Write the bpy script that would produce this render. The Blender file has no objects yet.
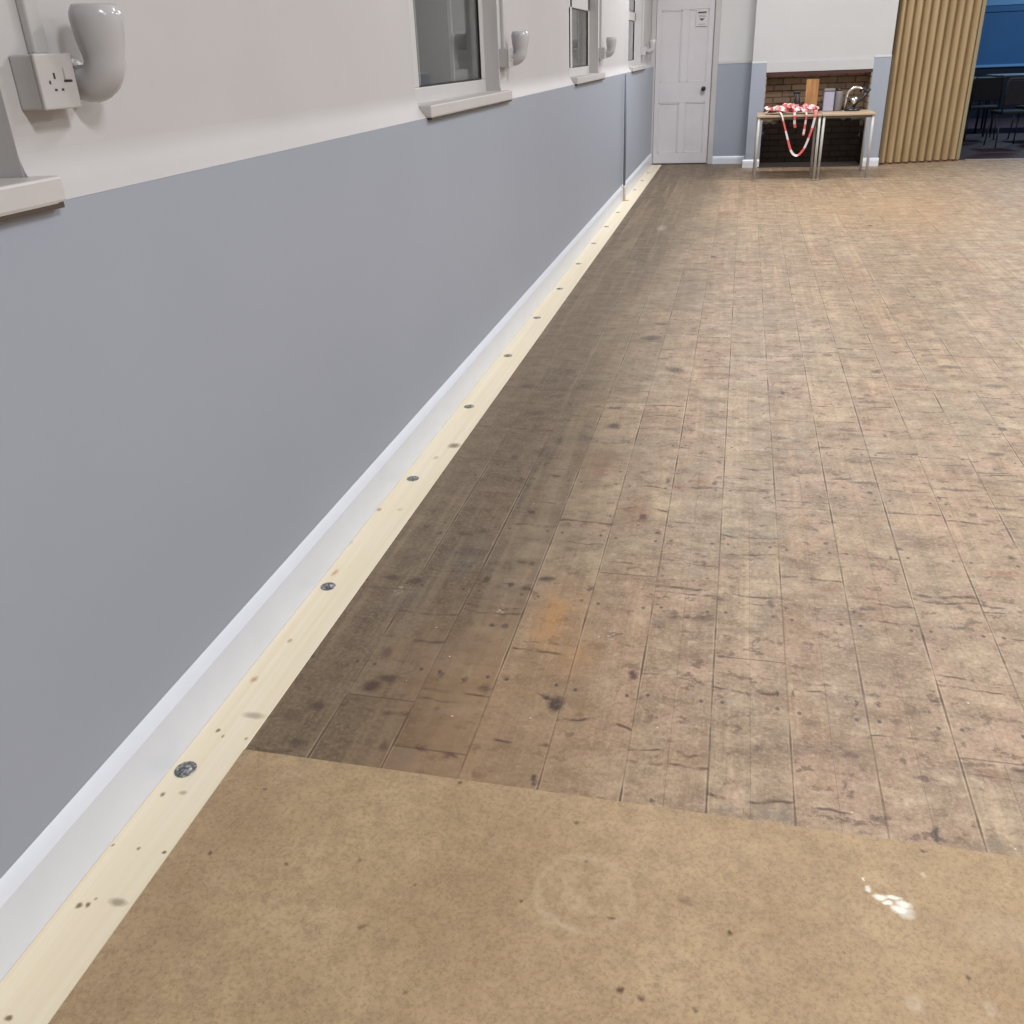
import bpy, bmesh, math, random
from mathutils import Vector, Matrix

# ---------------------------------------------------------------- camera, world, lights, exposure
scene = bpy.context.scene
cam_data = bpy.data.cameras.new('camera')
cam_data.sensor_width = 36.0
cam_data.lens = 901.58 * 36.0 / 1024.0
cam_data.clip_start = 0.05
cam = bpy.data.objects.new('camera', cam_data)
scene.collection.objects.link(cam)
_F = Vector((-0.21762365, 0.8653507, -0.45145112))
_R = Vector((0.97357338, 0.22527364, -0.03750549))
_U = Vector((-0.06924464, 0.44768287, 0.89150728))
_m = Matrix(((_R.x, _U.x, -_F.x, 1.2087), (_R.y, _U.y, -_F.y, 0.0), (_R.z, _U.z, -_F.z, 1.45), (0, 0, 0, 1)))
cam.matrix_world = _m
scene.camera = cam

world = bpy.data.worlds.new('night')
scene.world = world
world.use_nodes = True
world.node_tree.nodes['Background'].inputs[0].default_value = (0.03, 0.04, 0.06, 1)
world.node_tree.nodes['Background'].inputs[1].default_value = 0.3

scene.view_settings.view_transform = 'Standard'
scene.view_settings.look = 'None'
scene.view_settings.gamma = 1.0
scene.view_settings.use_curve_mapping = False
scene.view_settings.exposure = 0.56

def area_light(name, loc, sx, sy, power, color=(1.0, 0.93, 0.86)):
    d = bpy.data.lights.new(name, 'AREA')
    d.shape = 'RECTANGLE'; d.size = sx; d.size_y = sy
    d.energy = power; d.color = color
    o = bpy.data.objects.new(name, d)
    o.location = loc
    scene.collection.objects.link(o)
    return o

# ceiling luminaires of the hall, two rows (above the picture)
for _x, _y, _w in ((3.0, 0.3, 84), (5.6, 0.3, 50), (2.3, 4.3, 52), (5.0, 4.3, 54), (2.1, 8.2, 46), (5.0, 8.2, 46), (1.4, 10.8, 72), (4.6, 11.2, 52)):
    area_light('ceiling_lamp', (_x, _y, 3.55), 0.9, 0.35, _w, (0.96, 0.975, 1.0))
# the dim room behind the folding partition
area_light('back_room_lamp', (6.5, 18.5, 3.1), 0.6, 0.3, 50, (0.6, 0.8, 1.0))

# ---------------------------------------------------------------- helpers
def link(o):
    scene.collection.objects.link(o); return o

def finish(name, bm, mats, parent=None, smooth=False, recalc=True):
    if recalc:
        bmesh.ops.recalc_face_normals(bm, faces=bm.faces)
    me = bpy.data.meshes.new(name)
    bm.to_mesh(me); bm.free()
    if not isinstance(mats, (list, tuple)): mats = [mats]
    for m in mats: me.materials.append(m)
    if smooth:
        for p in me.polygons: p.use_smooth = True
    o = bpy.data.objects.new(name, me)
    if parent is not None: o.parent = parent
    return link(o)

def empty(name, loc, rz=0.0):
    o = bpy.data.objects.new(name, None)
    o.location = loc; o.rotation_euler = (0, 0, rz); o.empty_display_size = 0.1
    return link(o)

def tag(o, label, cat, group=None):
    o['label'] = label; o['category'] = cat
    if group: o['group'] = group
    return o

def struct(o):
    o['kind'] = 'structure'; return o

def box(bm, x0, x1, y0, y1, z0, z1, bevel=0.0, mi=0, segs=2):
    r = bmesh.ops.create_cube(bm, size=1.0)
    vs = r['verts']
    for v in vs:
        v.co = Vector((x0 + (v.co.x + .5) * (x1 - x0), y0 + (v.co.y + .5) * (y1 - y0), z0 + (v.co.z + .5) * (z1 - z0)))
    faces = set(f for v in vs for f in v.link_faces)
    for f in faces: f.material_index = mi
    if bevel > 0:
        es = list(set(e for v in vs for e in v.link_edges))
        r = bmesh.ops.bevel(bm, geom=es, offset=bevel, segments=segs, affect='EDGES', profile=0.5)
        for f in r['faces']: f.material_index = mi
    return bm

def extrude_profile(bm, pts, axis, a, b, mi=0, mat_fn=None):
    """pts: closed 2D outline; axis 'y' -> (x,z) outline run along y; axis 'x' -> (y,z) outline run along x."""
    def P(u, v, t):
        return (u, t, v) if axis == 'y' else (t, u, v)
    A = [bm.verts.new(P(u, v, a)) for u, v in pts]
    B = [bm.verts.new(P(u, v, b)) for u, v in pts]
    n = len(pts)
    for i in range(n):
        f = bm.faces.new((A[i], A[(i + 1) % n], B[(i + 1) % n], B[i]))
        f.material_index = mat_fn(pts[i], pts[(i + 1) % n]) if mat_fn else mi
    f = bm.faces.new(A); f.material_index = mi
    f = bm.faces.new(list(reversed(B))); f.material_index = mi

def tube(bm, path, radii, seg=16, cap=True, mi=0, squash=1.0):
    path = [Vector(p) for p in path]
    if not isinstance(radii, (list, tuple)): radii = [radii] * len(path)
    rings = []
    t0 = (path[1] - path[0]).normalized()
    ref = Vector((0, 0, 1)) if abs(t0.z) < 0.9 else Vector((0, 1, 0))
    u = t0.cross(ref).normalized()
    for i, p in enumerate(path):
        if i == 0: t = path[1] - path[0]
        elif i == len(path) - 1: t = path[-1] - path[-2]
        else: t = path[i + 1] - path[i - 1]
        t.normalize()
        u = (u - t * u.dot(t)).normalized()
        v = t.cross(u)
        rings.append([bm.verts.new(p + radii[i] * (math.cos(2 * math.pi * k / seg) * u + squash * math.sin(2 * math.pi * k / seg) * v)) for k in range(seg)])
    for a, b in zip(rings, rings[1:]):
        for k in range(seg):
            f = bm.faces.new((a[k], a[(k + 1) % seg], b[(k + 1) % seg], b[k])); f.material_index = mi; f.smooth = True
    if cap:
        bm.faces.new(list(reversed(rings[0]))).material_index = mi
        bm.faces.new(rings[-1]).material_index = mi
    return rings

def lathe(bm, prof, center=(0, 0, 0), seg=24, mi=0):
    """prof: (r, z) list, open ended at r=0 or closed loop by caller"""
    cx, cy, cz = center
    rings = []
    for r, z in prof:
        if r < 1e-6: rings.append([bm.verts.new((cx, cy, cz + z))])
        else: rings.append([bm.verts.new((cx + r * math.cos(2 * math.pi * k / seg), cy + r * math.sin(2 * math.pi * k / seg), cz + z)) for k in range(seg)])
    for a, b in zip(rings, rings[1:]):
        for k in range(seg):
            k2 = (k + 1) % seg
            if len(a) == 1 and len(b) == 1: continue
            if len(a) == 1: f = bm.faces.new((a[0], b[k2], b[k]))
            elif len(b) == 1: f = bm.faces.new((a[k], a[k2], b[0]))
            else: f = bm.faces.new((a[k], a[k2], b[k2], b[k]))
            f.material_index = mi; f.smooth = True

def copy_tree(o, parent=None):
    c = o.copy(); scene.collection.objects.link(c)
    if parent is not None: c.parent = parent
    for ch in list(o.children): copy_tree(ch, c)
    return c

# ---------------------------------------------------------------- materials
def srgb(r, g, b):
    f = lambda c: (c / 255) / 12.92 if c / 255 <= 0.04045 else ((c / 255 + 0.055) / 1.055) ** 2.4
    return (f(r), f(g), f(b), 1.0)

class NT:
    def __init__(self, name, rough=0.5, spec=0.5):
        self.m = bpy.data.materials.new(name); self.m.use_nodes = True
        self.t = self.m.node_tree
        self.b = self.t.nodes['Principled BSDF']
        self.b.inputs['Roughness'].default_value = rough
        self.b.inputs['Specular IOR Level'].default_value = spec
    def n(self, typ, **kw):
        x = self.t.nodes.new(typ)
        for k, v in kw.items(): setattr(x, k, v)
        return x
    def lk(self, a, b): self.t.links.new(a, b)
    def put(self, sock, v):
        if hasattr(v, 'is_output') or isinstance(v, bpy.types.NodeSocket): self.lk(v, sock)
        else:
            if isinstance(v, (tuple, list)) and sock.type == 'RGBA' and len(v) == 3: v = (*v, 1)
            sock.default_value = v
    def math(self, op, a, b=None, c=None, clamp=False):
        x = self.n('ShaderNodeMath', operation=op, use_clamp=clamp)
        self.put(x.inputs[0], a)
        if b is not None: self.put(x.inputs[1], b)
        if c is not None: self.put(x.inputs[2], c)
        return x.outputs[0]
    def vec(self, op, a, b=None, c=None):
        x = self.n('ShaderNodeVectorMath', operation=op)
        self.put(x.inputs[0], a)
        if b is not None: self.put(x.inputs[1], b)
        if c is not None: self.put(x.inputs[2], c)
        return x.outputs['Value'] if op in ('LENGTH', 'DOT_PRODUCT', 'DISTANCE') else x.outputs[0]
    def comb(self, x, y, z=0.0):
        c = self.n('ShaderNodeCombineXYZ')
        for i, v in enumerate((x, y, z)): self.put(c.inputs[i], v)
        return c.outputs[0]
    def coords(self):
        return self.n('ShaderNodeTexCoord').outputs['Object']
    def sep(self, v):
        s = self.n('ShaderNodeSeparateXYZ'); self.lk(v, s.inputs[0]); return s.outputs
    def noise(self, v, scale, detail=3.0, rough=0.55, out=0, dist=0.0):
        x = self.n('ShaderNodeTexNoise'); self.put(x.inputs['Vector'], v)
        x.inputs['Scale'].default_value = scale; x.inputs['Detail'].default_value = detail
        x.inputs['Roughness'].default_value = rough; x.inputs['Distortion'].default_value = dist
        return x.outputs[out]
    def voro(self, v, scale, out='Distance', rnd=1.0, feature='F1'):
        x = self.n('ShaderNodeTexVoronoi', feature=feature); self.put(x.inputs['Vector'], v)
        x.inputs['Scale'].default_value = scale; x.inputs['Randomness'].default_value = rnd
        return x if out is None else x.outputs[out]
    def rng(self, v, a, b, c=0.0, d=1.0, smooth=False):
        x = self.n('ShaderNodeMapRange', interpolation_type='SMOOTHSTEP' if smooth else 'LINEAR')
        self.put(x.inputs[0], v)
        for i, q in enumerate((a, b, c, d)): self.put(x.inputs[1 + i], q)
        return x.outputs[0]
    def mix(self, fac, a, b, blend='MIX'):
        x = self.n('ShaderNodeMix', data_type='RGBA', blend_type=blend)
        self.put(x.inputs[0], fac); self.put(x.inputs[6], a); self.put(x.inputs[7], b)
        return x.outputs[2]
    def ramp(self, fac, stops):
        x = self.n('ShaderNodeValToRGB'); self.put(x.inputs[0], fac)
        e = x.color_ramp.elements
        while len(e) < len(stops): e.new(0.5)
        for el, (p, c) in zip(e, stops): el.position = p; el.color = c
        return x.outputs[0]
    def white(self, v):
        x = self.n('ShaderNodeTexWhiteNoise', noise_dimensions='2D'); self.put(x.inputs[0], v); return x.outputs
    def base(self, c): self.put(self.b.inputs['Base Color'], c)
    def bump(self, h, strength=0.2, dist=0.002):
        x = self.n('ShaderNodeBump'); x.inputs['Strength'].default_value = strength; x.inputs['Distance'].default_value = dist
        self.lk(h, x.inputs['Height']); self.lk(x.outputs[0], self.b.inputs['Normal'])

def painted(name, col, rough=0.5, var=0.05, scale=6.0, bump=0.08, spec=0.4):
    g = NT(name, rough, spec)
    co = g.coords()
    n = g.noise(co, scale, 4)
    dark = tuple(c * (1 - var * 2) for c in col[:3]) + (1,)
    g.base(g.mix(g.rng(n, .3, .7), dark, col))
    g.bump(g.noise(co, 180, 2), bump, 0.001)
    return g.m

def plain(name, col, rough=0.4, metal=0.0, spec=0.5, var=0.06, scale=30.0):
    g = NT(name, rough, spec)
    g.b.inputs['Metallic'].default_value = metal
    n = g.noise(g.coords(), scale, 3)
    g.base(g.mix(g.rng(n, .3, .7), tuple(c * (1 - var) for c in col[:3]) + (1,), col))
    return g.m

M = {}
M['white_wall'] = painted('white_wall_paint', (0.485, 0.475, 0.475, 1), 0.6, 0.02, 3)
M['white_far_lit'] = painted('far_lit_white_paint', (0.51, 0.51, 0.51, 1), 0.6, 0.02, 3)  # wall white lightened, brighter light on the chimney breast put into the colour
M['grey_wall'] = painted('grey_blue_wall_paint', (0.325, 0.355, 0.415, 1), 0.42, 0.015, 2)
M['white_gloss'] = painted('white_gloss_paint', (0.66, 0.69, 0.745, 1), 0.3, 0.02, 8)
M['upvc'] = painted('white_frame_plastic', (0.53, 0.52, 0.51, 1), 0.35, 0.02, 8, 0.02)
M['sill'] = painted('sill_paint', (0.52, 0.50, 0.49, 1), 0.35, 0.02, 8, 0.02)
M['door_paint'] = painted('door_paint', (0.60, 0.58, 0.60, 1), 0.45, 0.03, 5)
M['architrave'] = painted('architrave_paint', (0.50, 0.48, 0.48, 1), 0.45, 0.03, 5)
M['ceiling'] = painted('ceiling_paint', (0.75, 0.73, 0.70, 1), 0.8, 0.02, 2)
M['plastic'] = plain('white_moulded_plastic', (0.47, 0.455, 0.45, 1), 0.3)
M['conduit'] = plain('conduit_plastic', (0.47, 0.47, 0.46, 1), 0.35)
M['ceramic'] = plain('lamp_ceramic', (0.46, 0.46, 0.475, 1), 0.16, var=0.02)
M['slot'] = plain('dark_slot', (0.03, 0.022, 0.02, 1), 0.6)
M['gasket'] = plain('black_gasket', (0.012, 0.011, 0.011, 1), 0.5)
M['black'] = plain('black_plastic', (0.015, 0.014, 0.016, 1), 0.35)
M['pipe'] = plain('grey_painted_pipe', (0.16, 0.18, 0.22, 1), 0.5)
M['pipe_end'] = plain('pipe_end_primer', (0.62, 0.50, 0.44, 1), 0.5)
M['steel'] = plain('chromed_steel', (0.75, 0.74, 0.72, 1), 0.22, 1.0)
M['leg_paint'] = plain('grey_enamelled_tube', (0.43, 0.415, 0.38, 1), 0.35)
M['leg_dark'] = plain('dark_table_rail', (0.10, 0.085, 0.07, 1), 0.5)
M['paper'] = plain('white_paper', (0.62, 0.60, 0.61, 1), 0.8)
M['ink'] = plain('dark_ink', (0.10, 0.085, 0.09, 1), 0.8)
M['ink_light'] = plain('faded_ink', (0.28, 0.26, 0.27, 1), 0.8)
M['tape_red'] = plain('red_tape', (0.60, 0.10, 0.095, 1), 0.35)
M['tape_white'] = plain('white_tape', (0.62, 0.55, 0.54, 1), 0.35)
M['lilac'] = plain('pale_lilac_plastic', (0.36, 0.34, 0.44, 1), 0.4)
M['grey_plastic'] = plain('mid_grey_plastic', (0.16, 0.15, 0.15, 1), 0.4)
M['blue_paint'] = painted('blue_wall_paint', (0.05, 0.17, 0.36, 1), 0.5, 0.04, 3)
M['blue_shade'] = painted('shaded_blue_paint', (0.008, 0.016, 0.035, 1), 0.6, 0.04, 3)  # shade under the back room tables put into the lower wall colour
M['light_blue'] = painted('light_blue_paint', (0.22, 0.46, 0.72, 1), 0.5, 0.03, 3)
M['dark_wood'] = plain('dark_timber', (0.055, 0.028, 0.018, 1), 0.6, scale=12, var=0.4)
M['chair_dark'] = plain('dark_chair_fabric', (0.010, 0.011, 0.018, 1), 0.8)
M['chair_metal'] = plain('dull_chair_metal', (0.06, 0.065, 0.08, 1), 0.4, 0.6)
M['table_cloth'] = plain('pale_blue_table_top', (0.15, 0.18, 0.22, 1), 0.5)
M['threshold'] = plain('worn_threshold_metal', (0.34, 0.29, 0.28, 1), 0.4, 0.3)
M['outside'] = plain('night_render', (0.02, 0.02, 0.02, 1), 0.9)

def washer_mat():
    g = NT('galvanised_washer', 0.35, 0.5)
    g.b.inputs['Metallic'].default_value = 0.85
    co = g.coords()
    n = g.noise(co, 120, 4, 0.7)
    g.base(g.ramp(n, [(0.36, (0.07, 0.075, 0.078, 1)), (0.5, (0.22, 0.225, 0.225, 1)), (0.62, (0.5, 0.51, 0.51, 1))]))
    g.bump(n, 0.6, 0.002)
    return g.m
M['washer'] = washer_mat()

def glass_mat():
    g = NT('window_glass', 0.03, 0.5)
    g.b.inputs['Transmission Weight'].default_value = 1.0
    g.b.inputs['IOR'].default_value = 1.27
    g.b.inputs['Base Color'].default_value = (0.88, 0.92, 0.90, 1)
    return g.m
M['glass'] = glass_mat()

def spot_nodes(g, v, spots, kinds, edge0=0.45, edge1=1.15):
    """accumulate elliptical marks (max) for the given kinds"""
    acc = None
    for (cx, cy, rx, ry, s, k) in spots:
        if k not in kinds: continue
        q = g.vec('MULTIPLY_ADD', v, (1 / rx, 1 / ry, 0), (-cx / rx, -cy / ry, 0))
        d = g.vec('LENGTH', q)
        r = g.rng(d, edge1, edge0, 0.0, s)
        acc = r if acc is None else g.math('MAXIMUM', acc, r)
    return acc

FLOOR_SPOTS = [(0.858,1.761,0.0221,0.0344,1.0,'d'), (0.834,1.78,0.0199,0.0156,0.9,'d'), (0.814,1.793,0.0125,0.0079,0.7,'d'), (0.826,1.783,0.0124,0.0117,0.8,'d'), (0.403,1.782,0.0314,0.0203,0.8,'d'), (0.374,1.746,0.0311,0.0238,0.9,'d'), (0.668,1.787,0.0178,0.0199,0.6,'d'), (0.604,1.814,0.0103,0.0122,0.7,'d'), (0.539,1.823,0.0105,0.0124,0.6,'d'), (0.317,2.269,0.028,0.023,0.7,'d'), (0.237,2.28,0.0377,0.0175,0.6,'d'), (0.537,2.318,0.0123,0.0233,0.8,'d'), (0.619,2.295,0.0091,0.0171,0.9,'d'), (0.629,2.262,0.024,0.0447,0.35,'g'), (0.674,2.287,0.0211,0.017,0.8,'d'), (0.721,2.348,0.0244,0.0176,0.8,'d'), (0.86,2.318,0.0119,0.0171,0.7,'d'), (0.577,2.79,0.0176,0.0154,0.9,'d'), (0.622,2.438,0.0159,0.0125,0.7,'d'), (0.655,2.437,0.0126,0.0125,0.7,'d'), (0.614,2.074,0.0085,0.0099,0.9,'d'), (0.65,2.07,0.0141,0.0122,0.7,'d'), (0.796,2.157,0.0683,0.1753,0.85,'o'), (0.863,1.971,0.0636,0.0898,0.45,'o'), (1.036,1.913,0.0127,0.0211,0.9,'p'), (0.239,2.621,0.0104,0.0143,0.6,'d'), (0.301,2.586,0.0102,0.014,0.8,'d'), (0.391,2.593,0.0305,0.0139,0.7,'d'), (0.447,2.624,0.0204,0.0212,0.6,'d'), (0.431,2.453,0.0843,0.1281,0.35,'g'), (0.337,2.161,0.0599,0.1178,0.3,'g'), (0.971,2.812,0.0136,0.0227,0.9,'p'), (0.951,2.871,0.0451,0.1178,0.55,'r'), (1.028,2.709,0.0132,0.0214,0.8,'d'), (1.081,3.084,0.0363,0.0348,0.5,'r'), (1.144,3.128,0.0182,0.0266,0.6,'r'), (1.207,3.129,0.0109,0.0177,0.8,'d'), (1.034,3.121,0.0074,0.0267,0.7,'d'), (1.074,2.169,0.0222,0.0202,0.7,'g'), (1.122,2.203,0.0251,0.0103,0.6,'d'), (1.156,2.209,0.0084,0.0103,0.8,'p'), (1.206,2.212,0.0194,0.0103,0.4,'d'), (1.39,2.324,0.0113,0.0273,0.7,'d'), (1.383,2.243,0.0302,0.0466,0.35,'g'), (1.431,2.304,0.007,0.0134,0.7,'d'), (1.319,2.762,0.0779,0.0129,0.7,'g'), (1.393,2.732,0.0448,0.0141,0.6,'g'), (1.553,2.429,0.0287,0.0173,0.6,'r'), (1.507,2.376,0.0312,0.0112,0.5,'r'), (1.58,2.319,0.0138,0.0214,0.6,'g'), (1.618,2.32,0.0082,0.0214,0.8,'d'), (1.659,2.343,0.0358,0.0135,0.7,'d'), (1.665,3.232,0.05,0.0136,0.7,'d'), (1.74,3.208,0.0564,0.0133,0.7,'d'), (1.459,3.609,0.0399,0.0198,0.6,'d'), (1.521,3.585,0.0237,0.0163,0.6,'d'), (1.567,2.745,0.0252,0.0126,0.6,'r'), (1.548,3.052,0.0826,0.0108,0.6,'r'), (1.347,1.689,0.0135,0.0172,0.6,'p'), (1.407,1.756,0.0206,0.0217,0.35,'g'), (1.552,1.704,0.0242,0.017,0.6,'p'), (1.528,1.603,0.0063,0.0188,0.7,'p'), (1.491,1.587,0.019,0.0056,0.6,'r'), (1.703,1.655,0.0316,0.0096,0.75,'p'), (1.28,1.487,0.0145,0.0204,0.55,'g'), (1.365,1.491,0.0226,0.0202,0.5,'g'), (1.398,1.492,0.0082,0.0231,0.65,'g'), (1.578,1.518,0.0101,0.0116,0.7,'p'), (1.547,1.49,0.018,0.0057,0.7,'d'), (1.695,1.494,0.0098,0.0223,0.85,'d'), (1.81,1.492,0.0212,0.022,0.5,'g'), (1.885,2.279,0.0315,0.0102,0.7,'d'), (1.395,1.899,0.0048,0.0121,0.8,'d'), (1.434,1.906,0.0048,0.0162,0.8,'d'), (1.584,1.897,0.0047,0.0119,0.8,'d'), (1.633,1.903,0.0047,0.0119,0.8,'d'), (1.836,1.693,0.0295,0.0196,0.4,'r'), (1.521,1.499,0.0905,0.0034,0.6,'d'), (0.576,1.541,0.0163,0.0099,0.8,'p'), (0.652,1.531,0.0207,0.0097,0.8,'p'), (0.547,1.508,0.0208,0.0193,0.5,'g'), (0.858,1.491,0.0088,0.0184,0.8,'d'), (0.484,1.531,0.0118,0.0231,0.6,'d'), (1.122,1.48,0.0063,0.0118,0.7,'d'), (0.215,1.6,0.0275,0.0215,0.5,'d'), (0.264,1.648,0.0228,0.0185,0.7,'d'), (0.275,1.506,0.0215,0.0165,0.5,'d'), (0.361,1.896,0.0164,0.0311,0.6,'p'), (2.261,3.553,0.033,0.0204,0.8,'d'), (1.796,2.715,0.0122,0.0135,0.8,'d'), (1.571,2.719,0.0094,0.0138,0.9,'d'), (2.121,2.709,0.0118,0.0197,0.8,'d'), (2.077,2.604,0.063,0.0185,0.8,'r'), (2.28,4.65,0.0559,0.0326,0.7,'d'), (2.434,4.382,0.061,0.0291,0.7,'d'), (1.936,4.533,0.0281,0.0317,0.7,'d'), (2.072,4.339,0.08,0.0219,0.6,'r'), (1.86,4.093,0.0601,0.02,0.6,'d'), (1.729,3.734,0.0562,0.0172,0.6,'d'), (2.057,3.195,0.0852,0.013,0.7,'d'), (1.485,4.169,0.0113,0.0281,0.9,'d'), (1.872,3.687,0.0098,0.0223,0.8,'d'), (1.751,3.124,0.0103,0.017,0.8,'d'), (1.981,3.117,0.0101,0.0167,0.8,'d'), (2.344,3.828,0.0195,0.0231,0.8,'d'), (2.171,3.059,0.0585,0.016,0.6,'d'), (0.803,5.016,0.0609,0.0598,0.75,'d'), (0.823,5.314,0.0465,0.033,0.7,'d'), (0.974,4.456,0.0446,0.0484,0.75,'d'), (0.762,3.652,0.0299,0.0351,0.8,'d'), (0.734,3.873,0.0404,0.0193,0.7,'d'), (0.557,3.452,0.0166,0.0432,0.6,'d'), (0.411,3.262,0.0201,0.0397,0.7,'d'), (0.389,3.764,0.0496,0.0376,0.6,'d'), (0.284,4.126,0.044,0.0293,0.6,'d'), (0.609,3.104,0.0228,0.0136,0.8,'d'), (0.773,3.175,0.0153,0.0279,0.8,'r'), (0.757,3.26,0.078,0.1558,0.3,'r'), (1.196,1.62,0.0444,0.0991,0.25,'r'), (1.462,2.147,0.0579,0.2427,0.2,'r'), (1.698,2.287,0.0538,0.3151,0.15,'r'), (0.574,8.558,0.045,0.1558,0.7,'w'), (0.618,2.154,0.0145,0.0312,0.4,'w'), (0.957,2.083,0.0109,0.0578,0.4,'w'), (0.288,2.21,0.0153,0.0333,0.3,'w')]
PINE_SPOTS = [(0.127,1.011,0.0235,0.0105,0.6,'k'), (0.055,0.989,0.0078,0.0083,0.9,'k'), (0.071,0.995,0.0059,0.0083,0.9,'k'), (0.078,1.01,0.0039,0.0042,0.6,'k'), (0.124,1.579,0.0351,0.0142,0.5,'k'), (0.092,1.304,0.0113,0.0084,0.5,'k'), (0.05,1.29,0.0068,0.0084,0.8,'k'), (0.063,1.511,0.0074,0.0084,0.9,'k'), (0.086,1.493,0.0049,0.0066,0.7,'k'), (0.146,1.496,0.0048,0.0066,0.7,'k'), (0.028,1.137,0.0042,0.0048,0.7,'k'), (0.088,1.14,0.0052,0.0048,0.8,'k'), (0.146,1.141,0.0062,0.0048,0.9,'k'), (0.085,0.759,0.0087,0.0063,0.9,'k'), (0.047,2.273,0.0096,0.0235,0.7,'o'), (0.07,1.898,0.0085,0.0137,0.5,'k'), (0.054,1.714,0.0106,0.0159,0.8,'o'), (0.131,3.339,0.0294,0.0314,0.8,'k'), (0.093,3.206,0.0102,0.0197,0.6,'o'), (0.104,2.733,0.0109,0.0154,0.4,'o'), (0.022,2.47,0.0068,0.0133,0.4,'o'), (0.028,2.721,0.0109,0.0154,0.6,'k'), (-0.072,4.305,0.0156,0.032,0.4,'o')]
SHEET_SPOTS = [(1.599,1.285,0.018,0.0115,1.0,'w'), (1.579,1.295,0.0109,0.007,1.0,'w'), (1.59,1.311,0.0164,0.0071,0.9,'w'), (1.606,1.298,0.0163,0.0093,0.9,'w'), (1.567,1.308,0.0146,0.0095,0.9,'w'), (1.547,1.323,0.0074,0.0072,0.7,'w'), (1.542,1.346,0.0037,0.0049,0.7,'w'), (1.607,1.282,0.0179,0.0184,0.5,'w'), (1.144,1.011,0.01,0.0073,0.8,'k'), (1.11,1.021,0.0068,0.0074,0.9,'k'), (0.622,1.052,0.0074,0.0082,0.6,'k'), (0.556,1.197,0.006,0.0072,0.5,'k'), (0.7,1.448,0.0055,0.006,0.8,'k'), (0.972,1.381,0.0062,0.0082,0.7,'k'), (1.075,1.16,0.0073,0.0043,0.8,'k'), (1.292,1.173,0.0053,0.0064,0.9,'k'), (1.49,1.171,0.0034,0.0042,0.6,'k'), (1.663,1.44,0.0077,0.0053,0.8,'k'), (1.692,1.163,0.005,0.006,0.8,'k'), (1.238,1.01,0.0066,0.0072,0.7,'k'), (1.653,1.378,0.0056,0.0075,0.2,'w'), (0.244,1.155,0.0052,0.006,0.8,'k'), (0.415,1.159,0.005,0.0059,0.8,'k'), (0.273,1.348,0.0056,0.0057,0.7,'k'), (0.743,0.943,0.0052,0.0054,0.4,'k'), (1.205,1.227,0.0185,0.0115,0.4,'k'), (1.715,1.11,0.0128,0.017,0.12,'w'), (1.596,1.094,0.0194,0.0189,0.12,'w'), (0.903,1.165,0.0047,0.0056,0.8,'k'), (1.244,1.032,0.005,0.0055,0.4,'k'), (0.688,1.161,0.0048,0.0046,0.6,'k'), (1.006,1.283,0.0039,0.005,0.5,'k'), (1.766,1.266,0.0778,0.0554,0.05,'w'), (0.351,0.898,0.0143,0.0108,0.3,'k'), (0.663,1.034,0.0365,0.0241,0.15,'k')]
#ring [0.92363748 1.1879388  0.        ] [1.10687257 1.224279   0.        ] [1.00321116 1.30314131 0.        ] [1.03302046 1.11277115 0.        ]


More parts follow.
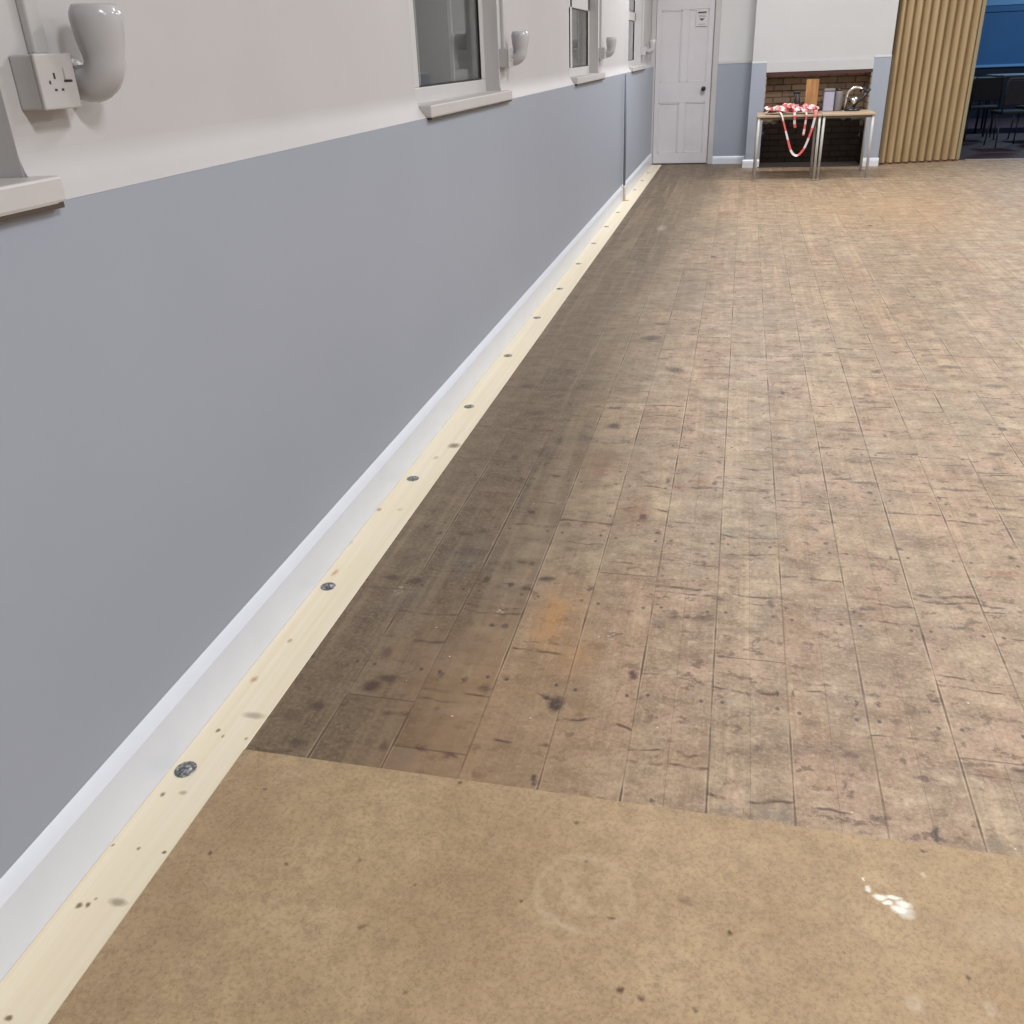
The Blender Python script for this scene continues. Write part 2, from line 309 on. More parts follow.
BOARD_W = 0.183
def floor_mat():
    g = NT('old_floorboards', 0.5, 0.35)
    co = g.coords()
    X, Y, Z = g.sep(co)
    u = g.math('MULTIPLY_ADD', X, 1 / BOARD_W, -0.139 / BOARD_W + 20)
    idx = g.math('FLOOR', u); fr = g.math('SUBTRACT', u, idx)
    half = g.math('FLOOR', g.math('MULTIPLY', u, 2))
    r1 = g.white(g.comb(idx, 3.3))[0]
    # butt joints
    yl = g.math('DIVIDE', g.math('ADD', Y, g.math('MULTIPLY', r1, 3.1)), 2.7)
    row = g.math('FLOOR', yl); yf = g.math('SUBTRACT', yl, row)
    rc = g.white(g.comb(idx, row))
    r2 = rc[0]
    rhalf = g.white(g.comb(half, g.math('ADD', row, 50)))[0]
    # base tone per board
    base = g.ramp(r2, [(0.0, (0.56, 0.43, 0.29, 1)), (0.18, (0.40, 0.33, 0.235, 1)), (0.36, (0.56, 0.385, 0.275, 1)), (0.54, (0.42, 0.325, 0.225, 1)), (0.72, (0.60, 0.475, 0.33, 1)), (0.86, (0.39, 0.285, 0.20, 1)), (1.0, (0.50, 0.345, 0.235, 1))])
    base = g.mix(g.rng(rhalf, 0, 1, 0, 0.5), base, (0.33, 0.265, 0.195, 1))
    shift = g.math('MULTIPLY', r2, 37.0)
    gv = g.comb(g.math('MULTIPLY', X, 38), g.math('MULTIPLY_ADD', Y, 1.3, shift), 0)
    grain = g.noise(gv, 1.0, 5, 0.65)
    gv2 = g.comb(g.math('MULTIPLY', X, 190), g.math('MULTIPLY_ADD', Y, 9.0, shift), 0)
    fine = g.noise(gv2, 1.0, 4, 0.75)
    base = g.mix(g.rng(grain, .40, .62, 0, .72), base, (0.29, 0.215, 0.15, 1))
    base = g.mix(g.rng(fine, .46, .72, 0, .6), base, (0.22, 0.165, 0.12, 1))
    streak = g.noise(g.comb(g.math('MULTIPLY', X, 15), g.math('MULTIPLY_ADD', Y, 0.55, g.math('MULTIPLY', shift, .3)), 5.0), 1.0, 4, 0.6)
    base = g.mix(g.rng(streak, .50, .64, 0, .5), base, (0.29, 0.215, 0.15, 1))
    base = g.mix(g.rng(streak, .44, .34, 0, .4), base, (0.62, 0.49, 0.34, 1))
    # broad blotches: greyed and rosy wear, across the boards
    bl = g.noise(g.comb(X, g.math('MULTIPLY', Y, 0.7), 4.0), 2.1, 5, 0.62)
    base = g.mix(g.rng(bl, .40, .60, 0, .5), base, (0.335, 0.295, 0.235, 1))
    bl2 = g.noise(g.comb(g.math('MULTIPLY', X, 1.5), Y, 9.0), 4.2, 5, 0.65)
    base = g.mix(g.rng(bl2, .5, .64, 0, .45), base, (0.53, 0.375, 0.29, 1))
    base = g.mix(g.rng(bl2, .46, .34, 0, .4), base, (0.60, 0.50, 0.36, 1))
    bl3 = g.noise(g.comb(g.math('MULTIPLY', X, 1.0), g.math('MULTIPLY', Y, 1.3), 2.0), 8.5, 6, 0.70)
    base = g.mix(g.rng(bl3, .52, .66, 0, .48), base, (0.20, 0.16, 0.125, 1))
    base = g.mix(g.rng(bl3, .46, .32, 0, .35), base, (0.64, 0.54, 0.41, 1))
    nb = g.noise(g.comb(X, g.math('MULTIPLY', Y, 1.15), 7.0), 19, 5, 0.66)
    base = g.mix(g.math('MULTIPLY', g.rng(nb, .55, .62, 0, .75), g.rng(bl2, .40, .56, .15, 1)), base, (0.13, 0.085, 0.06, 1))
    base = g.mix(g.rng(nb, .42, .34, 0, .4), base, (0.62, 0.52, 0.40, 1))
    pl = g.noise(co, 85, 5, 0.75)
    nd = g.noise(g.comb(g.math('MULTIPLY', X, 4.5), g.math('MULTIPLY', Y, 8.0), 11.0), 1.0, 6, 0.7)
    base = g.mix(g.rng(nd, .53, .63, 0, .6), base, (0.20, 0.145, 0.10, 1))
    base = g.mix(g.rng(nd, .45, .36, 0, .3), base, (0.66, 0.55, 0.41, 1))
    base = g.mix(g.rng(pl, .50, .64, 0, .42), base, (0.17, 0.125, 0.09, 1))
    base = g.mix(g.rng(pl, .47, .36, 0, .30), base, (0.66, 0.57, 0.46, 1))
    # dark old varnish left along the wall (fades out towards the middle of the hall)
    vn = g.noise(g.comb(g.math('MULTIPLY', X, 1.4), g.math('MULTIPLY', Y, 0.6), 1.0), 1.6, 4, 0.6)
    vx = g.math('ADD', X, g.math('MULTIPLY_ADD', vn, -0.9, 0.45))
    vx = g.math('ADD', vx, g.math('MULTIPLY_ADD', r2, -0.26, 0.13))
    vx = g.math('SUBTRACT', vx, g.rng(Y, 6.0, 13.0, 0, 0.35))
    dk = g.rng(vx, 1.08, 0.42, 0, 1, True)
    dcol = g.mix(g.rng(bl3, .35, .65), (0.135, 0.110, 0.080, 1), (0.055, 0.042, 0.030, 1))
    dcol = g.mix(g.rng(grain, .4, .7, 0, .5), dcol, (0.17, 0.115, 0.065, 1))
    dcol = g.mix(g.rng(nb, .5, .62, 0, .6), dcol, (0.07, 0.052, 0.04, 1))
    dcol = g.mix(g.rng(pl, .49, .62, 0, .6), dcol, (0.28, 0.245, 0.195, 1))
    dcol = g.mix(g.rng(rhalf, 0, 1, 0, .38), dcol, (0.29, 0.235, 0.165, 1))
    dcol = g.mix(g.rng(streak, .52, .62, 0, .45), dcol, (0.30, 0.25, 0.18, 1))
    dcol = g.mix(g.rng(pl, .46, .38, 0, .45), dcol, (0.05, 0.036, 0.028, 1))
    base = g.mix(g.math('MULTIPLY', dk, 0.90), base, dcol)
    # brown varnish remains near the sheet
    bv = g.math('MULTIPLY', g.math('MULTIPLY', g.rng(Y, 2.5, 1.7, 0, 1, True), g.rng(X, 1.2, 0.75, 0, 1, True)), g.rng(g.math('ADD', X, g.math('MULTIPLY', bl3, .5)), .55, .9, .15, 1))
    base = g.mix(g.math('MULTIPLY', bv, 0.55), base, (0.27, 0.17, 0.09, 1))
    # yellow brown worn patch by the tables
    q = g.vec('MULTIPLY_ADD', co, (1 / 1.1, 1 / 1.7, 0), (-2.6 / 1.1, -9.7 / 1.7, 0))
    base = g.mix(g.math('MULTIPLY', g.rng(g.vec('LENGTH', q), 1.1, .3), g.rng(bl, .35, .6, .1, .4)), base, (0.42, 0.29, 0.16, 1))
    # knots
    kv = g.comb(g.math('ADD', X, g.math('MULTIPLY', bl3, .02)), g.math('MULTIPLY', Y, 0.8), 0)
    vo = g.voro(kv, 4.6, None)
    kr = g.sep(vo.outputs['Color'])
    krad = g.rng(kr[0], .45, 1.0, 0.0, 0.13)
    kn = g.rng(g.math('SUBTRACT', vo.outputs['Distance'], krad), 0.0, -0.03, 0, 1)
    kn = g.math('MULTIPLY', kn, g.rng(kr[1], 0, 1, .35, .95))
    base = g.mix(kn, base, g.mix(kr[2], (0.085, 0.05, 0.045, 1), (0.17, 0.10, 0.06, 1)))
    # cross scars: short dark lines across single boards, bowed
    bow = g.math('MULTIPLY', g.math('POWER', g.math('SUBTRACT', fr, .5), 2.0), g.math('MULTIPLY_ADD', r1, 0.16, -0.08))
    sy = g.math('ADD', g.math('ADD', Y, bow), g.math('MULTIPLY', r2, 0.9))
    sy = g.math('ADD', sy, g.math('MULTIPLY', g.noise(co, 9, 3), 0.05))
    for per, wd, thr, seed in ((0.37, .0065, .48, 0.0), (0.53, .010, .50, 7.0), (0.29, 0.005, .55, 3.0)):
        s = g.math('DIVIDE', g.math('ADD', sy, seed), per)
        cell = g.math('FLOOR', s)
        d = g.math('MULTIPLY', g.math('ABSOLUTE', g.math('SUBTRACT', g.math('SUBTRACT', s, cell), .5)), per)
        gate = g.rng(g.white(g.comb(g.math('ADD', idx, seed), cell))[0], thr, thr + .02)
        ln = g.math('MULTIPLY', g.rng(d, wd, wd * .3), gate)
        ln = g.math('MULTIPLY', ln, g.rng(g.noise(g.comb(g.math('MULTIPLY', X, 2.5), Y, seed), 6, 2), .42, .56))
        base = g.mix(g.math('MULTIPLY', g.math('MULTIPLY', ln, g.rng(nb, .36, .50, .3, 1)), .95), base, (0.12, 0.075, 0.055, 1))
    # pairs of nail holes at each joist
    jy = g.math('DIVIDE', g.math('ADD', Y, g.math('MULTIPLY', r1, .02)), 0.41)
    jf = g.math('MULTIPLY', g.math('SUBTRACT', g.math('SUBTRACT', jy, g.math('FLOOR', jy)), .5), 0.41)
    for c in (.14, .86):
        dx = g.math('MULTIPLY', g.math('SUBTRACT', fr, c), BOARD_W)
        d = g.vec('LENGTH', g.comb(dx, g.math('MULTIPLY', jf, .8)))
        base = g.mix(g.rng(d, .0068, .0035, 0, .8), base, (0.07, 0.055, 0.06, 1))
    # seams
    ed = g.math('MULTIPLY', g.math('MINIMUM', fr, g.math('SUBTRACT', 1.0, fr)), BOARD_W)
    ed = g.math('ADD', ed, g.math('MULTIPLY_ADD', g.noise(g.comb(X, g.math('MULTIPLY', Y, 2.0)), 3, 2), .008, -.004))
    seam = g.rng(ed, .0030, .0006)
    sn = g.noise(g.comb(X, g.math('MULTIPLY', Y, 1.2), 3.0), 2.6, 3)
    # central tongue line, fainter
    cd = g.math('MULTIPLY', g.math('ABSOLUTE', g.math('SUBTRACT', fr, .5)), BOARD_W)
    seam2 = g.math('MULTIPLY', g.rng(cd, .002, .0006), g.rng(rhalf, .6, .7, 0, .35))
    joint = g.rng(g.math('MULTIPLY', g.math('MINIMUM', yf, g.math('SUBTRACT', 1.0, yf)), 2.7), .004, .0015)
    lines = g.math('MAXIMUM', g.math('MAXIMUM', g.math('MULTIPLY', seam, g.rng(sn, .38, .58, .3, .9)), seam2), g.math('MULTIPLY', joint, .55))
    base = g.mix(lines, base, (0.085, 0.06, 0.045, 1))
    pale = g.math('MULTIPLY', g.rng(g.math('ABSOLUTE', g.math('SUBTRACT', ed, .0045)), .0018, .0004), g.rng(sn, .45, .6, .0, .38))
    base = g.mix(pale, base, (0.62, 0.54, 0.42, 1))
    # individual stains seen on the boards
    wv = g.vec('ADD', co, g.vec('MULTIPLY', g.vec('SUBTRACT', g.noise(co, 30, 5, .7, out=1), (.5, .5, .5)), (.040, .050, 0)))
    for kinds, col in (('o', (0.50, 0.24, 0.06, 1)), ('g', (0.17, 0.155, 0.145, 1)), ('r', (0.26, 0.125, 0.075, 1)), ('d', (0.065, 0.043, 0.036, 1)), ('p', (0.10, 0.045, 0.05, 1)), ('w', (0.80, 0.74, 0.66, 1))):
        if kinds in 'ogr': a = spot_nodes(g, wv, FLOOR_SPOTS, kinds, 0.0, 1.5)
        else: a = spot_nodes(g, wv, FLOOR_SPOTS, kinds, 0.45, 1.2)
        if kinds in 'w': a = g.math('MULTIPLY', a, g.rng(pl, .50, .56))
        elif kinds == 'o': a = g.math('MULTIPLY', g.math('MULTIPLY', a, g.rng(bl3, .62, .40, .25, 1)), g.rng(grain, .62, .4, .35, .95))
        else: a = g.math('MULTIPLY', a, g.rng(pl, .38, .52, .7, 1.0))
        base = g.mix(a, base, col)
    base = g.mix(1.0, base, (0.86, 0.795, 0.71, 1), 'MULTIPLY')
    # specks of white paint
    sp = g.voro(co, 26, None)
    sr = g.sep(sp.outputs['Color'])
    sf = g.math('MULTIPLY', g.rng(g.math('SUBTRACT', sp.outputs['Distance'], g.rng(sr[0], .6, 1, 0, .08)), 0, -.02), .7)
    base = g.mix(sf, base, (0.72, 0.66, 0.56, 1))
    g.base(base)
    g.put(g.b.inputs['Roughness'], g.rng(bl3, .3, .7, .42, .62))
    h = g.math('SUBTRACT', g.math('MULTIPLY', grain, .25), lines)
    g.bump(h, 0.35, 0.002)
    return g.m
M['floor'] = floor_mat()

def sheet_mat():
    g = NT('hardboard', 0.6, 0.3)
    co = g.coords(); X, Y, Z = g.sep(co)
    a = g.noise(co, 3.0, 6, 0.65); b = g.noise(co, 19, 6, 0.75); c = g.noise(co, 130, 4, 0.75)
    base = g.mix(g.rng(a, .35, .65), (0.345, 0.235, 0.132, 1), (0.45, 0.325, 0.192, 1))
    base = g.mix(g.rng(b, .46, .62, 0, .5), base, (0.29, 0.205, 0.125, 1))
    base = g.mix(g.rng(b, .42, .28, 0, .35), base, (0.50, 0.375, 0.25, 1))
    base = g.mix(g.rng(c, .48, .62, 0, .45), base, (0.19, 0.13, 0.075, 1))
    base = g.mix(g.rng(c, .46, .28, 0, .25), base, (0.52, 0.40, 0.27, 1))
    # faint ring left by something round
    d = g.vec('LENGTH', g.vec('MULTIPLY_ADD', co, (1, 1, 0), (-1.015, -1.207, 0)))
    d = g.math('ADD', d, g.math('MULTIPLY_ADD', b, .06, -.03))
    ring = g.math('MULTIPLY', g.rng(g.math('ABSOLUTE', g.math('SUBTRACT', d, .09)), .014, .0), g.rng(b, .40, .58, .05, .42))
    base = g.mix(ring, base, (0.58, 0.46, 0.33, 1))
    base = g.mix(g.math('MULTIPLY', g.rng(d, .09, .04), g.rng(b, .55, .4, 0, .25)), base, (0.55, 0.43, 0.30, 1))
    # specks
    sp = g.voro(co, 16, None); sr = g.sep(sp.outputs['Color'])
    sf = g.rng(g.math('SUBTRACT', sp.outputs['Distance'], g.rng(sr[0], .6, 1, 0, .055)), 0, -.02)
    base = g.mix(g.math('MULTIPLY', sf, .6), base, (0.12, 0.07, 0.04, 1))
    wv = g.vec('ADD', co, g.vec('MULTIPLY', g.vec('SUBTRACT', g.noise(co, 50, 3, .6, out=1), (.5, .5, .5)), (.02, .02, 0)))
    base = g.mix(spot_nodes(g, wv, SHEET_SPOTS, 'k', .2, 1.2), base, (0.075, 0.04, 0.028, 1))
    base = g.mix(spot_nodes(g, wv, SHEET_SPOTS, 'w', .5, 1.1), base, (0.80, 0.77, 0.68, 1))
    g.base(base)
    g.bump(c, .15, .001)
    return g.m
M['sheet'] = sheet_mat()

def pine_mat():
    g = NT('new_pine', 0.45, 0.4)
    co = g.coords(); X, Y, Z = g.sep(co)
    gv = g.comb(g.math('MULTIPLY', X, 42), g.math('MULTIPLY', Y, 0.8), 0)
    gr = g.noise(gv, 1.0, 4, .6)
    base = g.mix(g.rng(gr, .38, .68), (0.775, 0.705, 0.56, 1), (0.73, 0.635, 0.46, 1))
    base = g.mix(g.rng(g.noise(co, 1.7, 3), .45, .7, 0, .45), base, (0.78, 0.655, 0.46, 1))
    # grain curling round the knots, then the knots themselves
    kv = g.voro(g.comb(X, g.math('MULTIPLY', Y, 1.0)), 5.2, None); kr = g.sep(kv.outputs['Color'])
    kf = g.rng(g.math('SUBTRACT', kv.outputs['Distance'], g.rng(kr[0], .68, 1, 0, .06)), 0, -.03)
    far = g.rng(Y, 2.2, 2.6)
    base = g.mix(g.math('MULTIPLY', g.math('MULTIPLY', kf, far), .75), base, (0.27, 0.15, 0.07, 1))
    wv = g.vec('ADD', co, g.vec('MULTIPLY', g.vec('SUBTRACT', g.noise(co, 60, 2, .6, out=1), (.5, .5, .5)), (.008, .008, 0)))
    base = g.mix(spot_nodes(g, wv, PINE_SPOTS, 'k', .4, 1.1), base, (0.16, 0.095, 0.045, 1))
    base = g.mix(spot_nodes(g, wv, PINE_SPOTS, 'o', .2, 1.2), base, (0.42, 0.22, 0.08, 1))
    g.base(base)
    g.bump(gr, .1, .001)
    return g.m
M['pine'] = pine_mat()

def brick_mat():
    g = NT('old_brick', 0.9, 0.05)
    co = g.coords(); X, Y, Z = g.sep(co)
    v = g.comb(g.math('ADD', X, Y), Z, 0)
    br = g.n('ShaderNodeTexBrick'); g.lk(v, br.inputs['Vector'])
    br.inputs['Scale'].default_value = 1.0
    br.inputs['Brick Width'].default_value = .225; br.inputs['Row Height'].default_value = .075
    br.inputs['Mortar Size'].default_value = .008; br.inputs['Mortar Smooth'].default_value = .3
    br.inputs['Color1'].default_value = (0.50, 0.34, 0.24, 1)
    br.inputs['Color2'].default_value = (0.30, 0.23, 0.175, 1)
    br.inputs['Mortar'].default_value = (0.10, 0.07, 0.055, 1)
    n = g.noise(co, 9, 4, .6)
    c = g.mix(g.rng(n, .4, .65, 0, .55), br.outputs['Color'], (0.40, 0.30, 0.22, 1))
    # soot and under-table shade painted into the brick, an irregular patch above the hearth
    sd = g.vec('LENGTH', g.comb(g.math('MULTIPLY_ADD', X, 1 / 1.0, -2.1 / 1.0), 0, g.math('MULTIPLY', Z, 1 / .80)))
    soot_shade = g.rng(g.math('ADD', sd, g.math('MULTIPLY_ADD', n, .7, -.35)), 1.1, .8, 0, .96)
    c = g.mix(soot_shade, c, (0.006, 0.004, 0.0035, 1))
    g.base(c)
    g.bump(g.math('ADD', br.outputs['Fac'], g.math('MULTIPLY', n, -.5)), .6, .008)
    return g.m
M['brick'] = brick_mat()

def wood_mat(name, c1, c2, rough=.5, sx=4, sy=30, sz=30):
    g = NT(name, rough, .4)
    X, Y, Z = g.sep(g.coords())
    n = g.noise(g.comb(g.math('MULTIPLY', X, sx), g.math('MULTIPLY', Y, sy), g.math('MULTIPLY', Z, sz)), 1, 4, .6)
    g.base(g.mix(g.rng(n, .35, .65), c1, c2))
    return g.m
M['table_top'] = wood_mat('pale_laminate_wood', (0.40, 0.29, 0.19, 1), (0.46, 0.35, 0.235, 1), .4)
M['orange_board'] = wood_mat('orange_varnished_wood', (0.24, 0.105, 0.035, 1), (0.40, 0.20, 0.06, 1), .4, 30, 30, 4)
M['lintel'] = wood_mat('red_brown_timber', (0.045, 0.016, 0.013, 1), (0.085, 0.034, 0.026, 1), .7, 3, 20, 30)
M['partition'] = wood_mat('beige_vinyl', (0.35, 0.25, 0.135, 1), (0.41, 0.30, 0.165, 1), .45, 8, 8, 1.5)
M['carpet'] = painted('dull_red_floor', (0.06, 0.034, 0.042, 1), .75, .12, 20)

# ---------------------------------------------------------------- the hall
FAR = 13.65
GREY = 1.242
# floor
bm = bmesh.new(); box(bm, 0.1606, 7.2, -3.0, FAR + .02, -0.06, 0.0)
struct(finish('floor', bm, M['floor']))
bm = bmesh.new(); box(bm, 2.6, 8.2, FAR + .02, 21.2, -0.06, -0.004)
struct(finish('floor', bm, M['carpet']))
bm = bmesh.new(); box(bm, -0.3, 7.2, -3.0, FAR + .3, 3.6, 3.7)
struct(finish('ceiling', bm, M['ceiling']))

# left wall: thicker grey lower half, sloping white ledge, white upper half with four window openings
W_SP = 3.57
OPEN = [(0.10 + 3.60 * 0, 1.474), (3.70, 5.087), (7.24, 8.70), (11.0, 12.36)]
bm = bmesh.new()
def lw_mat(a, b):
    return 1 if (max(a[1], b[1]) > GREY + 1e-4) else 0
extrude_profile(bm, [(0, -.05), (0, GREY), (-.3, GREY), (-.3, -.05)], 'y', -3.0, FAR + .02, 0)
TOPW = 2.25
ys = [-3.0]
for a, b in OPEN: ys += [a, b]
ys.append(FAR + .02)
for i in range(0, len(ys), 2):
    box(bm, -.3, -.04, ys[i], ys[i + 1], GREY, TOPW, mi=1)
    cove = [(0, GREY + .0005), (-.005, GREY + .008), (-.016, 1.262), (-.028, 1.279), (-.036, 1.297), (-.0395, 1.315), (-.0402, 1.33), (-.06, 1.33), (-.06, GREY + .0005)]
    extrude_profile(bm, cove, 'y', ys[i] + .0015, ys[i + 1] - .0015, 1)
box(bm, -.3, -.04, -3.0, FAR + .02, TOPW, 3.6, mi=1)
wl = struct(finish('wall_left', bm, [M['grey_wall'], M['white_wall']], None, True))
wl.data.set_sharp_from_angle(angle=math.radians(40))

# right and near walls (behind and beside the camera)
bm = bmesh.new(); box(bm, 7.2, 7.4, -3.0, FAR + .2, -.05, 3.6)
struct(finish('wall_right', bm, M['white_wall']))
bm = bmesh.new(); box(bm, -.3, 7.4, -3.2, -3.0, -.05, 3.6)
struct(finish('wall_near', bm, M['white_wall']))

# far wall: door bay, alcove, header over the partition opening
bm = bmesh.new()
box(bm, 0.0, .83, FAR + .06, FAR + .25, 2.04, 3.6, mi=1)
box(bm, .0, .83, FAR + .02, FAR + .06, 2.11, 3.6, mi=1)
box(bm, .83, 1.45, FAR, FAR + .25, -.05, GREY + .008, mi=0)
box(bm, .83, 1.45, FAR + .02, FAR + .25, GREY + .008, 3.6, mi=1)
box(bm, 1.45, 3.06, FAR + .02, FAR + .25, -.05, 3.6, mi=1)
box(bm, 3.06, 6.2, FAR + .02, FAR + .25, 2.35, 3.6, mi=1)
box(bm, 6.2, 7.3, FAR + .02, FAR + .25, -.05, 3.6, mi=1)
struct(finish('wall_far', bm, [M['grey_wall'], painted('alcove_lit_white_paint', (0.63, 0.625, 0.62, 1), 0.6, 0.02, 3)]))  # alcove white raised further, extra light put into its colour
# alcove dado ledge
bm = bmesh.new()
extrude_profile(bm, [(FAR - .006, GREY + .004), (FAR + .02, GREY + .03), (FAR + .02, GREY + .004)], 'x', .835, 1.285)
struct(finish('trim_1', bm, M['white_wall']))

# chimney breast with brick lined opening
BF = 13.15
bm = bmesh.new()
OX0, OX1, OZ = 1.475, 2.755, 1.135
BX0, BX1 = 1.292, 2.955
box(bm, BX0, OX0, BF, FAR + .02, -.05, GREY, mi=0)
box(bm, OX1, BX1, BF, FAR + .02, -.05, GREY + .02, mi=0)
box(bm, OX0, OX1, BF + .0, FAR + .02, OZ, GREY + .01, mi=1)
box(bm, BX0 + .003, BX1 - .003, BF + .018, FAR + .02, GREY, 3.6, mi=1)
struct(finish('wall_chimney', bm, [M['grey_wall'], M['white_far_lit']]))
for k, (a, b, zz) in enumerate(((BX0, OX0, GREY), (OX1, BX1, GREY + .02))):
    bm = bmesh.new()
    extrude_profile(bm, [(BF - .004, zz), (BF + .02, zz + .028), (BF + .02, zz)], 'x', a, b)
    struct(finish('trim_%d' % (2 + k), bm, M['white_wall']))
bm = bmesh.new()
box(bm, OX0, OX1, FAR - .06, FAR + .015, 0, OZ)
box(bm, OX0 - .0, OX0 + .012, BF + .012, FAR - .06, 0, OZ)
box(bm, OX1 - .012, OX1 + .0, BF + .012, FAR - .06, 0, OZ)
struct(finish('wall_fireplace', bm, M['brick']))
# timber lintel, slightly sagging
bm = bmesh.new()
n = 10
top = [(OX0 + (OX1 - OX0) * i / n, OZ + .002) for i in range(n + 1)]
bot = [(OX0 + (OX1 - OX0) * i / n, OZ - .045 - .016 * math.sin(i * 1.3) ** 2 + .012 * i / n) for i in range(n + 1)]
A = []; B = []
for (x, z), (x2, z2) in zip(top, bot):
    A.append((bm.verts.new((x, BF + .006, z)), bm.verts.new((x2, BF + .006, z2))))
    B.append((bm.verts.new((x, BF + .11, z)), bm.verts.new((x2, BF + .11, z2))))
for i in range(n):
    bm.faces.new((A[i][0], A[i + 1][0], A[i + 1][1], A[i][1]))
    bm.faces.new((B[i][0], B[i][1], B[i + 1][1], B[i + 1][0]))
    bm.faces.new((A[i][0], B[i][0], B[i + 1][0], A[i + 1][0]))
    bm.faces.new((A[i][1], A[i + 1][1], B[i + 1][1], B[i][1]))
for i in (0, n): bm.faces.new((A[i][0], A[i][1], B[i][1], B[i][0]))
struct(finish('trim_4', bm, M['lintel']))
# stone hearth inside the opening
bm = bmesh.new(); box(bm, OX0 - .02, OX1 + .02, BF - .02, FAR - .06, 0.0, .012, .003)
struct(finish('trim_5', bm, plain('worn_hearth_stone', (0.045, 0.035, 0.03, 1), .8)))
# dark timber post between chimney breast and partition
bm = bmesh.new(); box(bm, BX1 + .002, 2.972, BF + .06, FAR + .02, 1.29, 2.35, .004)
struct(finish('trim_6', bm, M['dark_wood']))

# skirtings
def skirting(name, pts_xy, h, t, mat, axis, a, b, at, sgn):
    bm = bmesh.new()
    prof = [(0, 0), (t, 0), (t, h - .035), (t - .006, h - .014), (t - .014, h), (0, h)]
    P = [(at + sgn * u, v) for u, v in prof]
    extrude_profile(bm, P, axis, a, b)
    return struct(finish(name, bm, mat))
# long left skirting: wide sloping top moulding over a flat face
bm = bmesh.new()
extrude_profile(bm, [(0, 0.0), (.020, 0.0), (.0200, .129), (.013, .142), (.0, .158)], 'y', -3.0, FAR - .01)
bl_ = struct(finish('baseboard_left', bm, M['white_gloss'], None, True))
bl_.data.set_sharp_from_angle(angle=math.radians(22))
skirting('baseboard_far', None, .10, .018, M['white_gloss'], 'x', .84, 1.285, FAR, -1)
skirting('baseboard_far', None, .10, .018, M['white_gloss'], 'x', BX0 - .03, OX0, BF, -1)
skirting('baseboard_far', None, .10, .018, M['white_gloss'], 'x', OX1, BX1 + .01, BF, -1)

# windows in the left wall
def window(k, y0, y1):
    root = empty('window_%d' % k, (-.12, (y0 + y1) / 2, 1.284)); struct(root)
    W = (y1 - y0) / 2
    z0 = 0.0; gb = .061; gt = .476; t2 = .565; zt = TOPW - 1.284
    xb, xf = -.05, .006
    bm = bmesh.new()
    far = W - .075
    mul = far - 1.03 if k != 3 else far - .82
    mulw = .075
    box(bm, xb, xf, -W, W, z0, gb, .004)                 # bottom rail
    box(bm, xb, xf, -W, W, zt - .06, zt, .004)
    box(bm, xb, xf, -W, W, gt, t2, .004)                 # transom
    box(bm, xb, xf, -W, -W + .06, gb, zt - .06, .004)
    box(bm, xb, xf, far, W, gb, zt - .06, .004)
    box(bm, xb, xf, mul - mulw, mul, gb, zt - .06, .004)
    fr = finish('window_frame', bm, M['upvc'], root)
    # rubber gaskets round the panes
    bm = bmesh.new()
    for (a, b) in ((-W + .06, mul - mulw), (mul, far)):
        for (c, d) in ((gb, gt), (t2, zt - .06)):
            g = .007
            box(bm, -.004, .004, a, b, c, c + g); box(bm, -.004, .004, a, b, d - g, d)
            box(bm, -.004, .004, a, a + g, c, d); box(bm, -.004, .004, b - g, b, c, d)
    finish('gasket', bm, M['gasket'], fr)
    for (a, b) in ((-W + .06, mul - mulw), (mul, far)):
        for (c, d) in ((gb, gt), (t2, zt - .06)):
            bm = bmesh.new(); box(bm, -.010, -.004, a, b, c, d)
            finish('pane', bm, M['glass'], fr)
    # added vertical bars behind the glass, standing in for its pale light streaks
    bm = bmesh.new()
    for yy in (mul + .10, mul + .63 if k != 3 else mul + .5):
        box(bm, -.045, -.030, yy, yy + .018, gb, zt - .06)
    finish('streak_bar', bm, plain('grey_streak_bar', (0.30, 0.31, 0.30, 1), .5), fr)
    # window board
    bm = bmesh.new()
    box(bm, -.05, .14, -W + .001, W - .001, -.041, .0035)
    box(bm, .085, .142, -W - .005, W + .022, -.041, .004, .005)
    sl = finish('window_sill', bm, M['sill'], root)
    bm = bmesh.new(); box(bm, .118, .139, -W + .004, W + .014, -.050, -.041)  # thin dark brown strip below the sill nose
    ul = finish('sill_strip', bm, plain('dark_sill_strip', (0.07, 0.05, 0.035, 1), .8), sl); ul['label'] = 'dark strip under the sill'
    # splayed reveal lining on the far jamb
    # night outside: a dark wall a little way off
    return root
for k, (a, b) in enumerate(OPEN): window(k + 1, a, b)
bm = bmesh.new(); box(bm, -1.9, -1.8, -3, FAR, -.5, 3.6)
o = struct(finish('wall_outside', bm, M['outside']))

